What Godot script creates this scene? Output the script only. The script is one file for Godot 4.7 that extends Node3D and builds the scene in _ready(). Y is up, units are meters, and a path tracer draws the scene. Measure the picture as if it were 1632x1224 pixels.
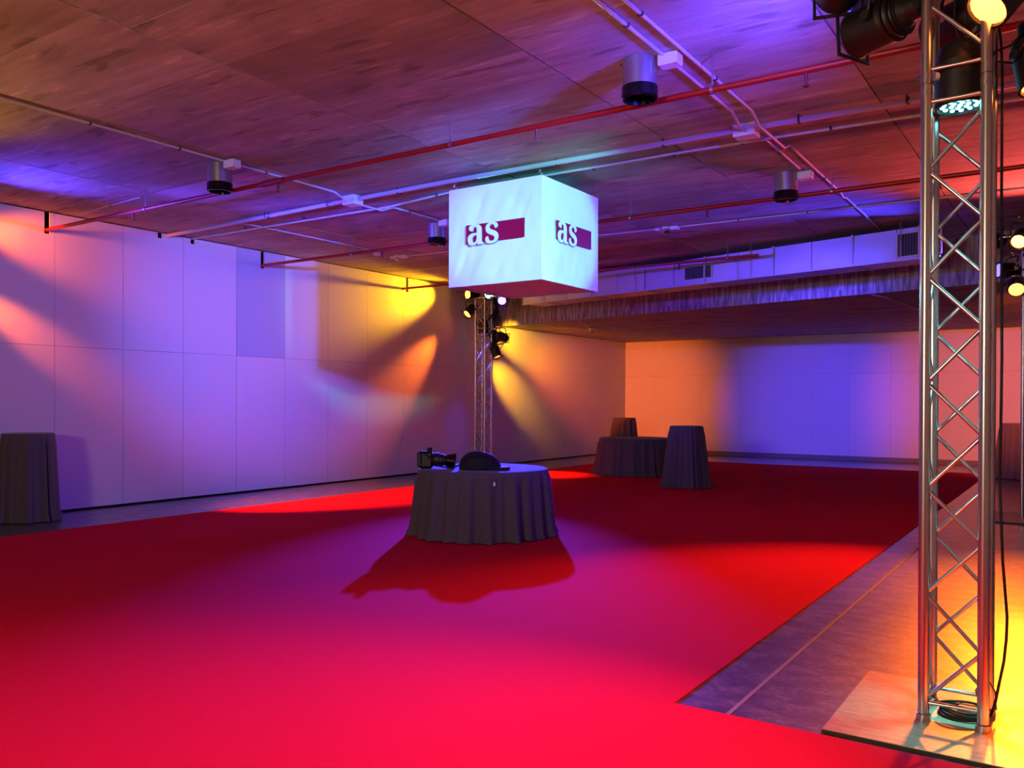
extends Node3D
# A dim concrete hall: red carpet, draped tables, truss towers with PAR cans, a hanging white cube.
# Axes: +x right along the back wall, -z deeper into the hall, y up. Metres.

const CEIL := 3.96          # underside of the concrete ceiling
const LOW := 3.22           # underside of the lowered slab at the back
const WALL_X := -11.25      # face of the left wall panels
const BACK_Z := -22.6       # face of the back wall panels
const RIGHT_X := 2.6
const FRONT_Z := 4.0

# lamp colours (sRGB) and energies, one entry per lamp
const AMBER := Color(1.0, 0.68, 0.06)
const ORANGE := Color(1.0, 0.42, 0.06)
const BLUE := Color(0.27, 0.22, 1.0)
const WARM := Color(1.0, 0.9, 0.75)
const SKY_BLUE := Color(0.28, 0.38, 1.0)
const RED := Color(1.0, 0.32, 0.3)
const CYAN := Color(0.36, 0.97, 1.0)
var LAMPS := {}

var M := {}
var used := {}
var rng := RandomNumberGenerator.new()

# ------------------------------------------------------------------ helpers
func numbered(called: String) -> String:
	if not used.has(called):
		used[called] = 0
		return called
	used[called] += 1
	return "%s_%03d" % [called, used[called]]

func mb() -> SurfaceTool:
	var st := SurfaceTool.new()
	st.begin(Mesh.PRIMITIVE_TRIANGLES)
	st.set_smooth_group(-1)
	return st

func done(st: SurfaceTool) -> ArrayMesh:
	st.generate_normals()
	return st.commit()

# a, b, c, d run counter-clockwise seen from outside
func quad(st: SurfaceTool, a: Vector3, b: Vector3, c: Vector3, d: Vector3) -> void:
	for v in [a, c, b, a, d, c]:
		st.add_vertex(v)

func tri(st: SurfaceTool, a: Vector3, b: Vector3, c: Vector3) -> void:
	for v in [a, c, b]:
		st.add_vertex(v)

# a box with chamfered edges
func box(st: SurfaceTool, at: Vector3, size: Vector3, bevel := 0.004, turn := Basis.IDENTITY) -> void:
	var h := size / 2.0
	var b := minf(bevel, minf(h.x, minf(h.y, h.z)) * 0.49)
	st.set_smooth_group(-1)
	var P := func(s: Vector3, flat_axis: int) -> Vector3:
		var v := Vector3(s.x * h.x, s.y * h.y, s.z * h.z)
		for k in 3:
			if k != flat_axis:
				v[k] -= s[k] * b
		return at + turn * v
	for ax in 3:
		var u := (ax + 1) % 3
		var w := (ax + 2) % 3
		for s in [-1.0, 1.0]:
			var q: Array[Vector3] = []
			for c in [[-1.0, -1.0], [1.0, -1.0], [1.0, 1.0], [-1.0, 1.0]]:
				var g := Vector3.ZERO
				g[ax] = s
				g[u] = c[0]
				g[w] = c[1]
				q.append(P.call(g, ax))
			if s > 0:
				quad(st, q[0], q[1], q[2], q[3])
			else:
				quad(st, q[3], q[2], q[1], q[0])
		# edges along this axis
		for s1 in [-1.0, 1.0]:
			for s2 in [-1.0, 1.0]:
				var g0 := Vector3.ZERO
				g0[u] = s1
				g0[w] = s2
				var g1 := g0
				g0[ax] = -1.0
				g1[ax] = 1.0
				var a0: Vector3 = P.call(g0, u)
				var a1: Vector3 = P.call(g1, u)
				var c0: Vector3 = P.call(g0, w)
				var c1: Vector3 = P.call(g1, w)
				if s1 * s2 > 0:
					quad(st, a0, c0, c1, a1)
				else:
					quad(st, a0, a1, c1, c0)
	for sx in [-1.0, 1.0]:
		for sy in [-1.0, 1.0]:
			for sz in [-1.0, 1.0]:
				var g := Vector3(sx, sy, sz)
				var a: Vector3 = P.call(g, 0)
				var c: Vector3 = P.call(g, 1)
				var d: Vector3 = P.call(g, 2)
				if sx * sy * sz > 0:
					tri(st, a, c, d)
				else:
					tri(st, a, d, c)

# a round bar along a path
func tube(st: SurfaceTool, path: Array, r: float, sides := 10, caps := true) -> void:
	var rings := []
	var up := Vector3.UP
	for i in path.size():
		var p: Vector3 = path[i]
		var d: Vector3
		if i == 0:
			d = (path[1] - p).normalized()
		elif i == path.size() - 1:
			d = (p - path[i - 1]).normalized()
		else:
			d = ((path[i + 1] - p).normalized() + (p - path[i - 1]).normalized()).normalized()
		if i == 0 and absf(d.y) > 0.9:
			up = Vector3.RIGHT
		var x := d.cross(up)
		if x.length() < 0.1:
			x = d.cross(Vector3.RIGHT)
		x = x.normalized()
		var y := x.cross(d).normalized()
		up = y
		var ring: Array[Vector3] = []
		for k in sides:
			var a := TAU * k / sides
			ring.append(p + x * cos(a) * r + y * sin(a) * r)
		rings.append(ring)
	st.set_smooth_group(1)
	for i in rings.size() - 1:
		for k in sides:
			var n := (k + 1) % sides
			quad(st, rings[i][k], rings[i][n], rings[i + 1][n], rings[i + 1][k])
	st.set_smooth_group(-1)
	if caps:
		for k in sides:
			var n := (k + 1) % sides
			tri(st, path[0], rings[0][n], rings[0][k])
			tri(st, path[-1], rings[-1][k], rings[-1][n])

# a turned shape; profile of (radius, height) upward along the axis of xf's y
func lathe(st: SurfaceTool, prof: Array, sides := 24, xf := Transform3D.IDENTITY, soft := false) -> void:
	for i in prof.size() - 1:
		st.set_smooth_group(1 if soft else i + 1)
		var a: Vector2 = prof[i]
		var b: Vector2 = prof[i + 1]
		for k in sides:
			var t0 := TAU * k / sides
			var t1 := TAU * (k + 1) / sides
			if k == sides - 1:
				t1 = 0.0
			var p0 := xf * Vector3(a.x * cos(t0), a.y, -a.x * sin(t0))
			var p1 := xf * Vector3(a.x * cos(t1), a.y, -a.x * sin(t1))
			var q0 := xf * Vector3(b.x * cos(t0), b.y, -b.x * sin(t0))
			var q1 := xf * Vector3(b.x * cos(t1), b.y, -b.x * sin(t1))
			if a.x < 1e-5:
				tri(st, p0, q1, q0)
			elif b.x < 1e-5:
				tri(st, p0, p1, q0)
			else:
				quad(st, p0, p1, q1, q0)
	st.set_smooth_group(-1)

# a flat outline (u, v) given a thickness; xf carries (u, v, 0..-depth) into place, the front face looks along +z
func slab(st: SurfaceTool, outline: PackedVector2Array, depth: float, xf := Transform3D.IDENTITY) -> void:
	var o := outline.duplicate()
	if Geometry2D.is_polygon_clockwise(o):
		o.reverse()
	st.set_smooth_group(-1)
	var t := Geometry2D.triangulate_polygon(o)
	for i in range(0, t.size(), 3):
		var a := o[t[i]]
		var b := o[t[i + 1]]
		var c := o[t[i + 2]]
		if (b - a).cross(c - a) < 0:
			var k := b
			b = c
			c = k
		tri(st, xf * Vector3(a.x, a.y, 0), xf * Vector3(b.x, b.y, 0), xf * Vector3(c.x, c.y, 0))
		tri(st, xf * Vector3(a.x, a.y, -depth), xf * Vector3(c.x, c.y, -depth), xf * Vector3(b.x, b.y, -depth))
	for i in o.size():
		var a := o[i]
		var b := o[(i + 1) % o.size()]
		quad(st, xf * Vector3(a.x, a.y, -depth), xf * Vector3(b.x, b.y, -depth), xf * Vector3(b.x, b.y, 0), xf * Vector3(a.x, a.y, 0))

func put(called: String, mesh: Mesh, mat: Material, parent: Node = self, xf := Transform3D.IDENTITY) -> MeshInstance3D:
	var o := MeshInstance3D.new()
	o.name = numbered(called) if parent == self else called
	o.mesh = mesh
	o.material_override = mat
	o.cast_shadow = GeometryInstance3D.SHADOW_CASTING_SETTING_ON
	o.transform = xf
	parent.add_child(o, true)
	return o

func obj(called: String, st: SurfaceTool, mat: Material, parent: Node = self, xf := Transform3D.IDENTITY) -> MeshInstance3D:
	return put(called, done(st), mat, parent, xf)

func tag(o: Node, label: String, category: String, group := "") -> Node:
	o.set_meta("label", label)
	o.set_meta("category", category)
	if group:
		o.set_meta("group", group)
	return o

func thing(called: String, label: String, category: String, at := Vector3.ZERO, turn := 0.0, group := "") -> Node3D:
	var o := Node3D.new()
	o.name = numbered(called)
	add_child(o)
	o.position = at
	o.rotation.y = turn
	tag(o, label, category, group)
	return o

func dup(src: Node3D, label: String, at: Vector3, turn := 0.0) -> Node3D:
	var o: Node3D = src.duplicate()
	var base := String(src.name)
	var cut := RegEx.create_from_string("_\\d+$")
	o.name = numbered(cut.sub(base, ""))
	add_child(o)
	o.position = at
	o.rotation.y = turn
	o.set_meta("label", label)
	return o

func struct(called: String, st: SurfaceTool, mat: Material) -> MeshInstance3D:
	var o := obj(called, st, mat)
	o.set_meta("kind", "structure")
	return o

# ------------------------------------------------------------------ materials
func mat(color: Color, rough := 0.6, metal := 0.0, spec := 0.5) -> StandardMaterial3D:
	var m := StandardMaterial3D.new()
	m.albedo_color = color
	m.roughness = rough
	m.metallic = metal
	m.metallic_specular = spec
	return m

func glow(color: Color, energy: float) -> StandardMaterial3D:
	var m := mat(Color(0.8, 0.8, 0.8), 0.3)
	m.emission_enabled = true
	m.emission = color
	m.emission_energy_multiplier = energy
	return m

func noise(s: int, freq: float, octaves := 4) -> FastNoiseLite:
	var n := FastNoiseLite.new()
	n.seed = s
	n.noise_type = FastNoiseLite.TYPE_SIMPLEX_SMOOTH
	n.frequency = freq
	n.fractal_octaves = octaves
	return n

# tileable-enough picture made of a fine and a coarse noise, stretched by (sx, sy)
func picture(size: int, s: int, dark: Color, light: Color, sx: float, sy: float, coarse: float, fine: float, spots := 0.0) -> ImageTexture:
	var a := noise(s, 1.0, 4)
	var b := noise(s + 7, 1.0, 3)
	var c := noise(s + 13, 1.0, 2)
	var im := Image.create(size, size, false, Image.FORMAT_RGB8)
	for y in size:
		for x in size:
			var u := float(x) / size
			var v := float(y) / size
			var e := 0.0
			# blend with the wrapped sample near the far edges, so that repeats meet
			var wu := smoothstep(0.85, 1.0, u)
			var wv := smoothstep(0.85, 1.0, v)
			var g := func(uu: float, vv: float) -> float:
				return a.get_noise_2d(uu * sx * coarse, vv * sy * coarse) * 0.75 + b.get_noise_2d(uu * sx * fine, vv * sy * fine) * 0.55
			e = g.call(u, v)
			if wu > 0.0:
				e = lerpf(e, g.call(u - 1.0, v), wu)
			if wv > 0.0:
				e = lerpf(e, g.call(u, v - 1.0), wv)
			var t := clampf(0.5 + e * 0.9, 0.0, 1.0)
			if spots > 0.0:
				var k := c.get_noise_2d(u * 22.0, v * 22.0)
				if k > 0.38:
					t = lerpf(t, 0.0, spots * smoothstep(0.38, 0.5, k))
			im.set_pixel(x, y, dark.lerp(light, t))
	return ImageTexture.create_from_image(im)

# board-marked concrete: faint streaks along x, blotches, dark stains, pale scuffs, grain
func cast_concrete(size: int, s: int) -> ImageTexture:
	var st := noise(s, 1.0, 4)
	var bl := noise(s + 3, 1.0, 3)
	var gr := noise(s + 5, 1.0, 2)
	var sn := noise(s + 9, 1.0, 4)
	var im := Image.create(size, size, false, Image.FORMAT_RGB8)
	for y in size:
		for x in size:
			var u := float(x) / size
			var v := float(y) / size
			var g := func(a: float, b: float) -> float:
				var e := st.get_noise_2d(a * 2.2, b * 34.0) * 0.2 + st.get_noise_2d(a * 7.0 + 30.0, b * 80.0) * 0.1
				e += bl.get_noise_2d(a * 3.5, b * 6.0) * 0.24 + gr.get_noise_2d(a * 150.0, b * 150.0) * 0.09
				var d := sn.get_noise_2d(a * 4.0 + 50.0, b * 17.0)
				e -= 0.42 * smoothstep(0.3, 0.55, d)
				e += 0.3 * smoothstep(0.34, 0.55, sn.get_noise_2d(a * 5.0 - 70.0, b * 26.0))
				return e
			var e: float = g.call(u, v)
			var wu := smoothstep(0.88, 1.0, u)
			var wv := smoothstep(0.88, 1.0, v)
			if wu > 0.0:
				e = lerpf(e, g.call(u - 1.0, v), wu)
			if wv > 0.0:
				e = lerpf(e, g.call(u, v - 1.0), wv)
			im.set_pixel(x, y, Color(0.46, 0.44, 0.4).lerp(Color(0.78, 0.76, 0.73), clampf(0.5 + e, 0.0, 1.0)))
	return ImageTexture.create_from_image(im)

func tri_mat(tex: Texture2D, scale: float, rough: float, offset := Vector3.ZERO, tint := Color.WHITE) -> StandardMaterial3D:
	var m := mat(tint, rough)
	m.albedo_texture = tex
	m.uv1_triplanar = true
	m.uv1_world_triplanar = true
	m.uv1_scale = Vector3.ONE * scale
	m.uv1_offset = offset
	m.uv1_triplanar_sharpness = 8.0
	return m

func materials() -> void:
	var across := cast_concrete(640, 11)
	for k in 4:
		var t: float = [1.0, 0.9, 1.06, 0.96][k]
		M["ceiling%d" % k] = tri_mat(across, 0.24, 0.85, Vector3(k * 0.37, 0, k * 0.21), Color(t, t, t * [0.98, 0.94, 1.0, 1.02][k]))
	var drips := picture(512, 23, Color(0.36, 0.36, 0.36), Color(0.75, 0.75, 0.74), 14.0, 1.5, 2.0, 5.0)
	M.beam = tri_mat(drips, 0.3, 0.85)
	var blotch := picture(512, 31, Color(0.13, 0.115, 0.1), Color(0.44, 0.41, 0.38), 4.0, 6.0, 3.0, 16.0, 0.25)
	M.floor = tri_mat(blotch, 0.3, 0.42)
	M.floor.clearcoat_enabled = true
	M.floor.clearcoat = 1.0
	M.floor.clearcoat_roughness = 0.24
	M.filler = mat(Color(0.45, 0.42, 0.39), 0.7)
	var pile := picture(256, 41, Color(0.74, 0.08, 0.18), Color(0.82, 0.1, 0.21), 60.0, 60.0, 1.0, 3.0)
	M.carpet = tri_mat(pile, 1.1, 0.95, Vector3.ZERO)
	M.carpet.metallic_specular = 0.12
	M.carpet_edge = mat(Color(0.5, 0.04, 0.05), 0.95)
	M.wall = mat(Color(0.78, 0.77, 0.77), 0.62)
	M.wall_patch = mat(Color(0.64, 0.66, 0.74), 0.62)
	M.wall_core = mat(Color(0.2, 0.19, 0.19), 0.9)
	M.wall_plain = mat(Color(0.7, 0.69, 0.69), 0.8)
	M.steel = mat(Color(0.74, 0.75, 0.76), 0.25, 0.95)
	M.duct = mat(Color(0.72, 0.73, 0.75), 0.4, 0.4)
	M.duct_dark = mat(Color(0.12, 0.12, 0.13), 0.6, 0.3)
	M.can = mat(Color(0.7, 0.7, 0.7), 0.3, 0.85)
	M.black = mat(Color(0.045, 0.045, 0.05), 0.5)
	M.black_gloss = mat(Color(0.03, 0.03, 0.035), 0.18)
	M.rubber = mat(Color(0.03, 0.03, 0.03), 0.7)
	M.chrome = mat(Color(0.75, 0.75, 0.77), 0.16, 1.0)
	M.red_pipe = mat(Color(0.56, 0.06, 0.04), 0.38)
	M.red_joint = mat(Color(0.5, 0.1, 0.06), 0.5)
	M.conduit = mat(Color(0.76, 0.76, 0.75), 0.45)
	M.plastic = mat(Color(0.84, 0.84, 0.82), 0.5)
	M.dark_clip = mat(Color(0.16, 0.15, 0.15), 0.6)
	M.brass = mat(Color(0.4, 0.16, 0.1), 0.4, 0.4)
	M.cloth = mat(Color(0.33, 0.3, 0.34), 0.92, 0.0, 0.25)
	M.cloth.rim_enabled = true
	M.cloth.rim = 0.7
	M.cloth.rim_tint = 0.6
	M.table_wood = mat(Color(0.4, 0.28, 0.18), 0.6)
	M.paper = mat(Color(0.85, 0.87, 0.9), 0.6)
	M.vinyl = mat(Color(0.93, 0.93, 0.92), 0.42)
	M.logo_red = mat(Color(0.62, 0.06, 0.2), 0.22)
	M.logo_shade = mat(Color(0.55, 0.58, 0.6), 0.5)
	M.plywood = tri_mat(picture(256, 53, Color(0.62, 0.5, 0.4), Color(0.75, 0.62, 0.5), 3.0, 14.0, 2.0, 6.0), 0.9, 0.4)
	M.plywood_edge = mat(Color(0.2, 0.16, 0.14), 0.7)
	M.glass_dark = mat(Color(0.02, 0.02, 0.03), 0.06)
	M.bag = mat(Color(0.035, 0.035, 0.04), 0.8)

# ------------------------------------------------------------------ lamps
func par(at: Vector3, aim: Vector3, lamp: String, label: String, group := "", polished := false, gel := true, big := 1.0) -> Node3D:
	var spec: Dictionary = LAMPS[lamp]
	var t := thing("par_can", label, "spotlight", at, 0.0, group)
	t.basis = Basis.looking_at(aim.normalized(), Vector3.UP).scaled(Vector3.ONE * big)
	var back := Basis(Vector3.RIGHT, PI / 2)          # turns the lathe's +y to +z (the rear)
	var body := mb()
	lathe(body, [Vector2(0.088, -0.15), Vector2(0.1, -0.15), Vector2(0.1, 0.02), Vector2(0.094, 0.05), Vector2(0.075, 0.1), Vector2(0.055, 0.13), Vector2(0.052, 0.17), Vector2(0.03, 0.185), Vector2(0.0, 0.185)], 24, Transform3D(back, Vector3.ZERO))
	lathe(body, [Vector2(0.0, -0.06), Vector2(0.07, -0.075), Vector2(0.088, -0.15)], 24, Transform3D(back, Vector3.ZERO))
	var bo := obj("housing", body, M.chrome if polished else M.black, t)
	var fins := mb()
	for k in 3:
		lathe(fins, [Vector2(0.094, 0.04 + k * 0.025), Vector2(0.106 - k * 0.012, 0.042 + k * 0.025), Vector2(0.106 - k * 0.012, 0.05 + k * 0.025), Vector2(0.09 - k * 0.012, 0.052 + k * 0.025)], 20, Transform3D(back, Vector3.ZERO))
	obj("cooling_rib", fins, M.chrome if polished else M.black, bo)
	var le := mb()
	lathe(le, [Vector2(0.084, -0.135), Vector2(0.055, -0.148), Vector2(0.0, -0.153)], 16, Transform3D(back, Vector3.ZERO), true)
	obj("lamp_lens", le, glow(spec.color.lerp(Color.WHITE, 0.12), spec.glow), t)
	if gel:
		var fr := mb()
		for s in [[0.0, 0.1, 0.214, 0.014], [0.0, -0.1, 0.214, 0.014], [0.1, 0.0, 0.014, 0.19], [-0.1, 0.0, 0.014, 0.19]]:
			box(fr, Vector3(s[0], s[1], -0.16), Vector3(s[2], s[3], 0.012), 0.002)
		obj("gel_frame", fr, M.black, t)
	var yo := mb()
	tube(yo, [Vector3(-0.115, 0, 0), Vector3(-0.125, 0.05, 0.02), Vector3(-0.115, 0.16, 0.05), Vector3(-0.08, 0.175, 0.055), Vector3(0.08, 0.175, 0.055), Vector3(0.115, 0.16, 0.05), Vector3(0.125, 0.05, 0.02), Vector3(0.115, 0, 0)], 0.009, 8)
	obj("yoke", yo, M.black, t)
	for s in [-1.0, 1.0]:
		var kn := mb()
		lathe(kn, [Vector2(0.0, 0.0), Vector2(0.02, 0.0), Vector2(0.022, 0.02), Vector2(0.0, 0.022)], 12, Transform3D(Basis(Vector3.BACK, -s * PI / 2), Vector3(s * 0.118, 0, 0)))
		obj("knob", kn, M.rubber, t)
	var cl := mb()
	box(cl, Vector3(0, 0.2, 0.055), Vector3(0.05, 0.05, 0.03), 0.006)
	tube(cl, [Vector3(0, 0.21, 0.055), Vector3(0, 0.25, 0.03), Vector3(0, 0.29, 0.055), Vector3(0, 0.27, 0.09)], 0.011, 8)
	obj("clamp", cl, M.steel, t)
	var l := SpotLight3D.new()
	l.name = "beam"
	l.light_color = spec.color
	l.light_energy = spec.energy
	l.spot_angle = spec.angle
	l.spot_angle_attenuation = spec.get("soft", 1.0)
	l.spot_range = 40.0
	l.spot_attenuation = 2.0
	l.light_size = 0.07
	l.shadow_enabled = true
	l.position = Vector3(0, 0, -0.175)
	if spec.energy > 0.0:
		t.add_child(l)
	return t

# a PAR can at a place, pointed at a place
# an LED can: round black body with a cluster of small LEDs in its face
func head(at: Vector3, target: Vector3, lamp: String, label: String, group := "", polished := false, gel := true, big := 1.0) -> Node3D:
	return par(at, target - at, lamp, label, group, polished, gel, big)

func led_can(at: Vector3, aim: Vector3, lamp: String, label: String, group := "") -> Node3D:
	var spec: Dictionary = LAMPS[lamp]
	var t := thing("led_can", label, "spotlight", at, 0.0, group)
	var up := Vector3.UP if absf(aim.normalized().y) < 0.95 else Vector3(-0.64, 0, -0.77)
	t.basis = Basis.looking_at(aim.normalized(), up)
	var back := Basis(Vector3.RIGHT, PI / 2)
	var body := mb()
	lathe(body, [Vector2(0.0, -0.13), Vector2(0.094, -0.13), Vector2(0.098, -0.145), Vector2(0.106, -0.145), Vector2(0.106, 0.06), Vector2(0.1, 0.08), Vector2(0.085, 0.13), Vector2(0.06, 0.16), Vector2(0.0, 0.17)], 24, Transform3D(back, Vector3.ZERO))
	obj("housing", body, M.black, t)
	var face := mb()
	lathe(face, [Vector2(0.012, 0.0), Vector2(0.009, 0.006), Vector2(0.0, 0.008)], 7)
	var fm := done(face)
	var gm := glow(spec.color.lerp(Color.WHITE, 0.12), spec.glow)
	for ring in [[0, 1], [1, 6], [2, 12]]:
		for k in ring[1]:
			var a: float = TAU * k / ring[1] + 0.2 * ring[0]
			var r: float = 0.037 * ring[0]
			put("led", fm, gm, t, Transform3D(Basis(Vector3.RIGHT, -PI / 2), Vector3(r * cos(a), r * sin(a), -0.131)))
	var yo := mb()
	tube(yo, [Vector3(-0.112, 0, 0), Vector3(-0.13, 0.06, 0.02), Vector3(-0.12, 0.14, 0.05), Vector3(0.12, 0.14, 0.05), Vector3(0.13, 0.06, 0.02), Vector3(0.112, 0, 0)], 0.008, 8)
	obj("yoke", yo, M.black, t)
	for s in [-1.0, 1.0]:
		var kn := mb()
		lathe(kn, [Vector2(0.0, 0.0), Vector2(0.018, 0.0), Vector2(0.02, 0.018), Vector2(0.0, 0.02)], 12, Transform3D(Basis(Vector3.BACK, -s * PI / 2), Vector3(s * 0.106, 0, 0)))
		obj("knob", kn, M.plastic, t)
	var l := SpotLight3D.new()
	l.name = "beam"
	l.light_color = spec.color
	l.light_energy = spec.energy
	l.spot_angle = spec.angle
	l.spot_angle_attenuation = spec.get("soft", 1.0)
	l.spot_range = 40.0
	l.spot_attenuation = 2.0
	l.light_size = 0.06
	l.shadow_enabled = true
	l.position = Vector3(0, 0, -0.16)
	if spec.energy > 0.0:
		t.add_child(l)
	return t

# ------------------------------------------------------------------ truss towers
func make_truss(label: String, at: Vector3) -> Node3D:
	var t := thing("truss_tower", label, "truss", at)
	var h := 0.122
	var corners := [Vector3(-h, 0, h), Vector3(h, 0, h), Vector3(h, 0, -h), Vector3(-h, 0, -h)]
	var low := mb()
	lathe(low, [Vector2(0, 0.012), Vector2(0.025, 0.012), Vector2(0.025, 2.915), Vector2(0, 2.915)], 16)
	var lowm := done(low)
	var top := mb()
	lathe(top, [Vector2(0, 2.985), Vector2(0.025, 2.985), Vector2(0.025, 3.68), Vector2(0, 3.68)], 16)
	var topm := done(top)
	var cone := mb()
	lathe(cone, [Vector2(0, 2.9), Vector2(0.0262, 2.9), Vector2(0.0262, 2.945), Vector2(0.022, 2.947), Vector2(0.022, 2.953), Vector2(0.0262, 2.955), Vector2(0.0262, 3.0), Vector2(0, 3.0)], 14)
	var conem := done(cone)
	var foot := mb()
	lathe(foot, [Vector2(0, 0), Vector2(0.032, 0), Vector2(0.032, 0.03), Vector2(0.026, 0.036), Vector2(0, 0.036)], 14)
	var footm := done(foot)
	for c in corners:
		put("chord", lowm, M.steel, t, Transform3D(Basis.IDENTITY, c))
		put("chord", topm, M.steel, t, Transform3D(Basis.IDENTITY, c))
		put("coupler", conem, M.steel, t, Transform3D(Basis.IDENTITY, c))
		put("foot", footm, M.steel, t, Transform3D(Basis.IDENTITY, c))
	# one diagonal, from the left chord up to the right chord
	var dg := mb()
	tube(dg, [Vector3(-h + 0.018, 0.012, 0), Vector3(h - 0.018, 0.232, 0)], 0.0095, 8)
	var diag := done(dg)
	var ba := mb()
	tube(ba, [Vector3(-h + 0.02, 0, 0), Vector3(h - 0.02, 0, 0)], 0.0095, 8)
	var bar := done(ba)
	for f in 4:
		var turn := Basis(Vector3.UP, f * PI / 2)
		var face := Transform3D(turn, turn * Vector3(0, 0, h))
		for k in 11:
			var y := 0.1 + k * 0.2455
			var flip := k % 2 == 1
			# seen from outside, all four faces run the same way round; the ones behind show mirrored
			var m := Transform3D(Basis(Vector3.UP, PI) if flip else Basis.IDENTITY, Vector3(0, y, 0))
			put("brace", diag, M.steel, t, face * m)
		for k in 2:
			var m2 := Transform3D(Basis(Vector3.UP, PI) if k == 0 else Basis.IDENTITY, Vector3(0, 3.08 + k * 0.26, 0))
			put("brace", diag, M.steel, t, face * m2)
		for y in [0.085, 2.87, 3.02, 3.63]:
			put("rung", bar, M.steel, t, face * Transform3D(Basis.IDENTITY, Vector3(0, y, 0)))
	return t

# ------------------------------------------------------------------ draped tables
func drape(top_r: float, top_h: float, base_r: float, folds: int, s: int, deep: float) -> ArrayMesh:
	var st := mb()
	var n := 192
	var rows := 16
	var g := noise(s, 1.0, 2)
	var wig := []
	for k in n:
		var a := TAU * k / n
		var w := a * folds + 2.2 * g.get_noise_2d(cos(a) * 1.4, sin(a) * 1.4) * 2.0
		var c := cos(w)
		var amp := 0.75 + 0.9 * g.get_noise_2d(cos(a) * 3.0 + 9.0, sin(a) * 3.0)
		wig.append((signf(c) * pow(absf(c), 0.75) * amp + 0.25 * cos(w * 2.3 + 1.0)) * deep)
	var rings := []
	for q in [0.35, 0.75, 0.97]:
		var ring: Array[Vector3] = []
		for k in n:
			var a := TAU * k / n
			ring.append(Vector3(cos(a) * top_r * q, top_h, -sin(a) * top_r * q))
		rings.append(ring)
	for j in rows + 1:
		var t := float(j) / rows
		var ring: Array[Vector3] = []
		for k in n:
			var a := TAU * k / n
			var open := smoothstep(0.0, 0.14, t) * (0.5 + 0.5 * t)
			var r: float = lerpf(top_r + 0.004, base_r, pow(t, 1.15)) + wig[k] * open
			if t > 0.9:
				r += (t - 0.9) * 0.25 * (0.6 + wig[k] / deep * 0.5)
			var y := lerpf(top_h - 0.012, 0.008, t)
			if j == rows:
				y = 0.004 + 0.006 * (1.0 + g.get_noise_2d(a * 4.0, 5.0))
			ring.append(Vector3(cos(a) * r, y, -sin(a) * r))
		rings.append(ring)
	st.set_smooth_group(1)
	for k in n:
		var k1 := (k + 1) % n
		tri(st, Vector3(0, top_h, 0), rings[0][k], rings[0][k1])
		for i in rings.size() - 1:
			quad(st, rings[i][k1], rings[i][k], rings[i + 1][k], rings[i + 1][k1])
	return done(st)

func table(called: String, label: String, at: Vector3, top_r: float, h: float, base_r: float, folds: int, s: int, deep: float, group: String, turn := 0.0) -> Node3D:
	var t := thing(called, label, "table", at, turn, group)
	put("tablecloth", drape(top_r, h, base_r, folds, s, deep), M.cloth, t)
	var tp := mb()
	lathe(tp, [Vector2(0, h - 0.03), Vector2(top_r - 0.02, h - 0.03), Vector2(top_r - 0.014, h - 0.02), Vector2(top_r - 0.014, h - 0.01), Vector2(top_r - 0.02, h - 0.004), Vector2(0, h - 0.004)], 40)
	obj("tabletop", tp, M.table_wood, t)
	var po := mb()
	lathe(po, [Vector2(0, 0.0), Vector2(top_r * 0.6, 0.0), Vector2(top_r * 0.6, 0.015), Vector2(0.05, 0.05), Vector2(0.035, 0.08), Vector2(0.035, h - 0.05), Vector2(0.1, h - 0.03), Vector2(0, h - 0.03)], 24)
	obj("pedestal", po, M.steel, t)
	return t

# ------------------------------------------------------------------ the room
func outline_rect(u0: float, v0: float, u1: float, v1: float) -> PackedVector2Array:
	return PackedVector2Array([Vector2(u0, v0), Vector2(u1, v0), Vector2(u1, v1), Vector2(u0, v1)])

# z of the face of the lowered slab at x
func step_z(x: float) -> float:
	return -14.27 + (x + 1.98) * 0.2157

func duct_z(x: float) -> float:
	return -13.1 + (x + 4.42) * 0.235

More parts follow.
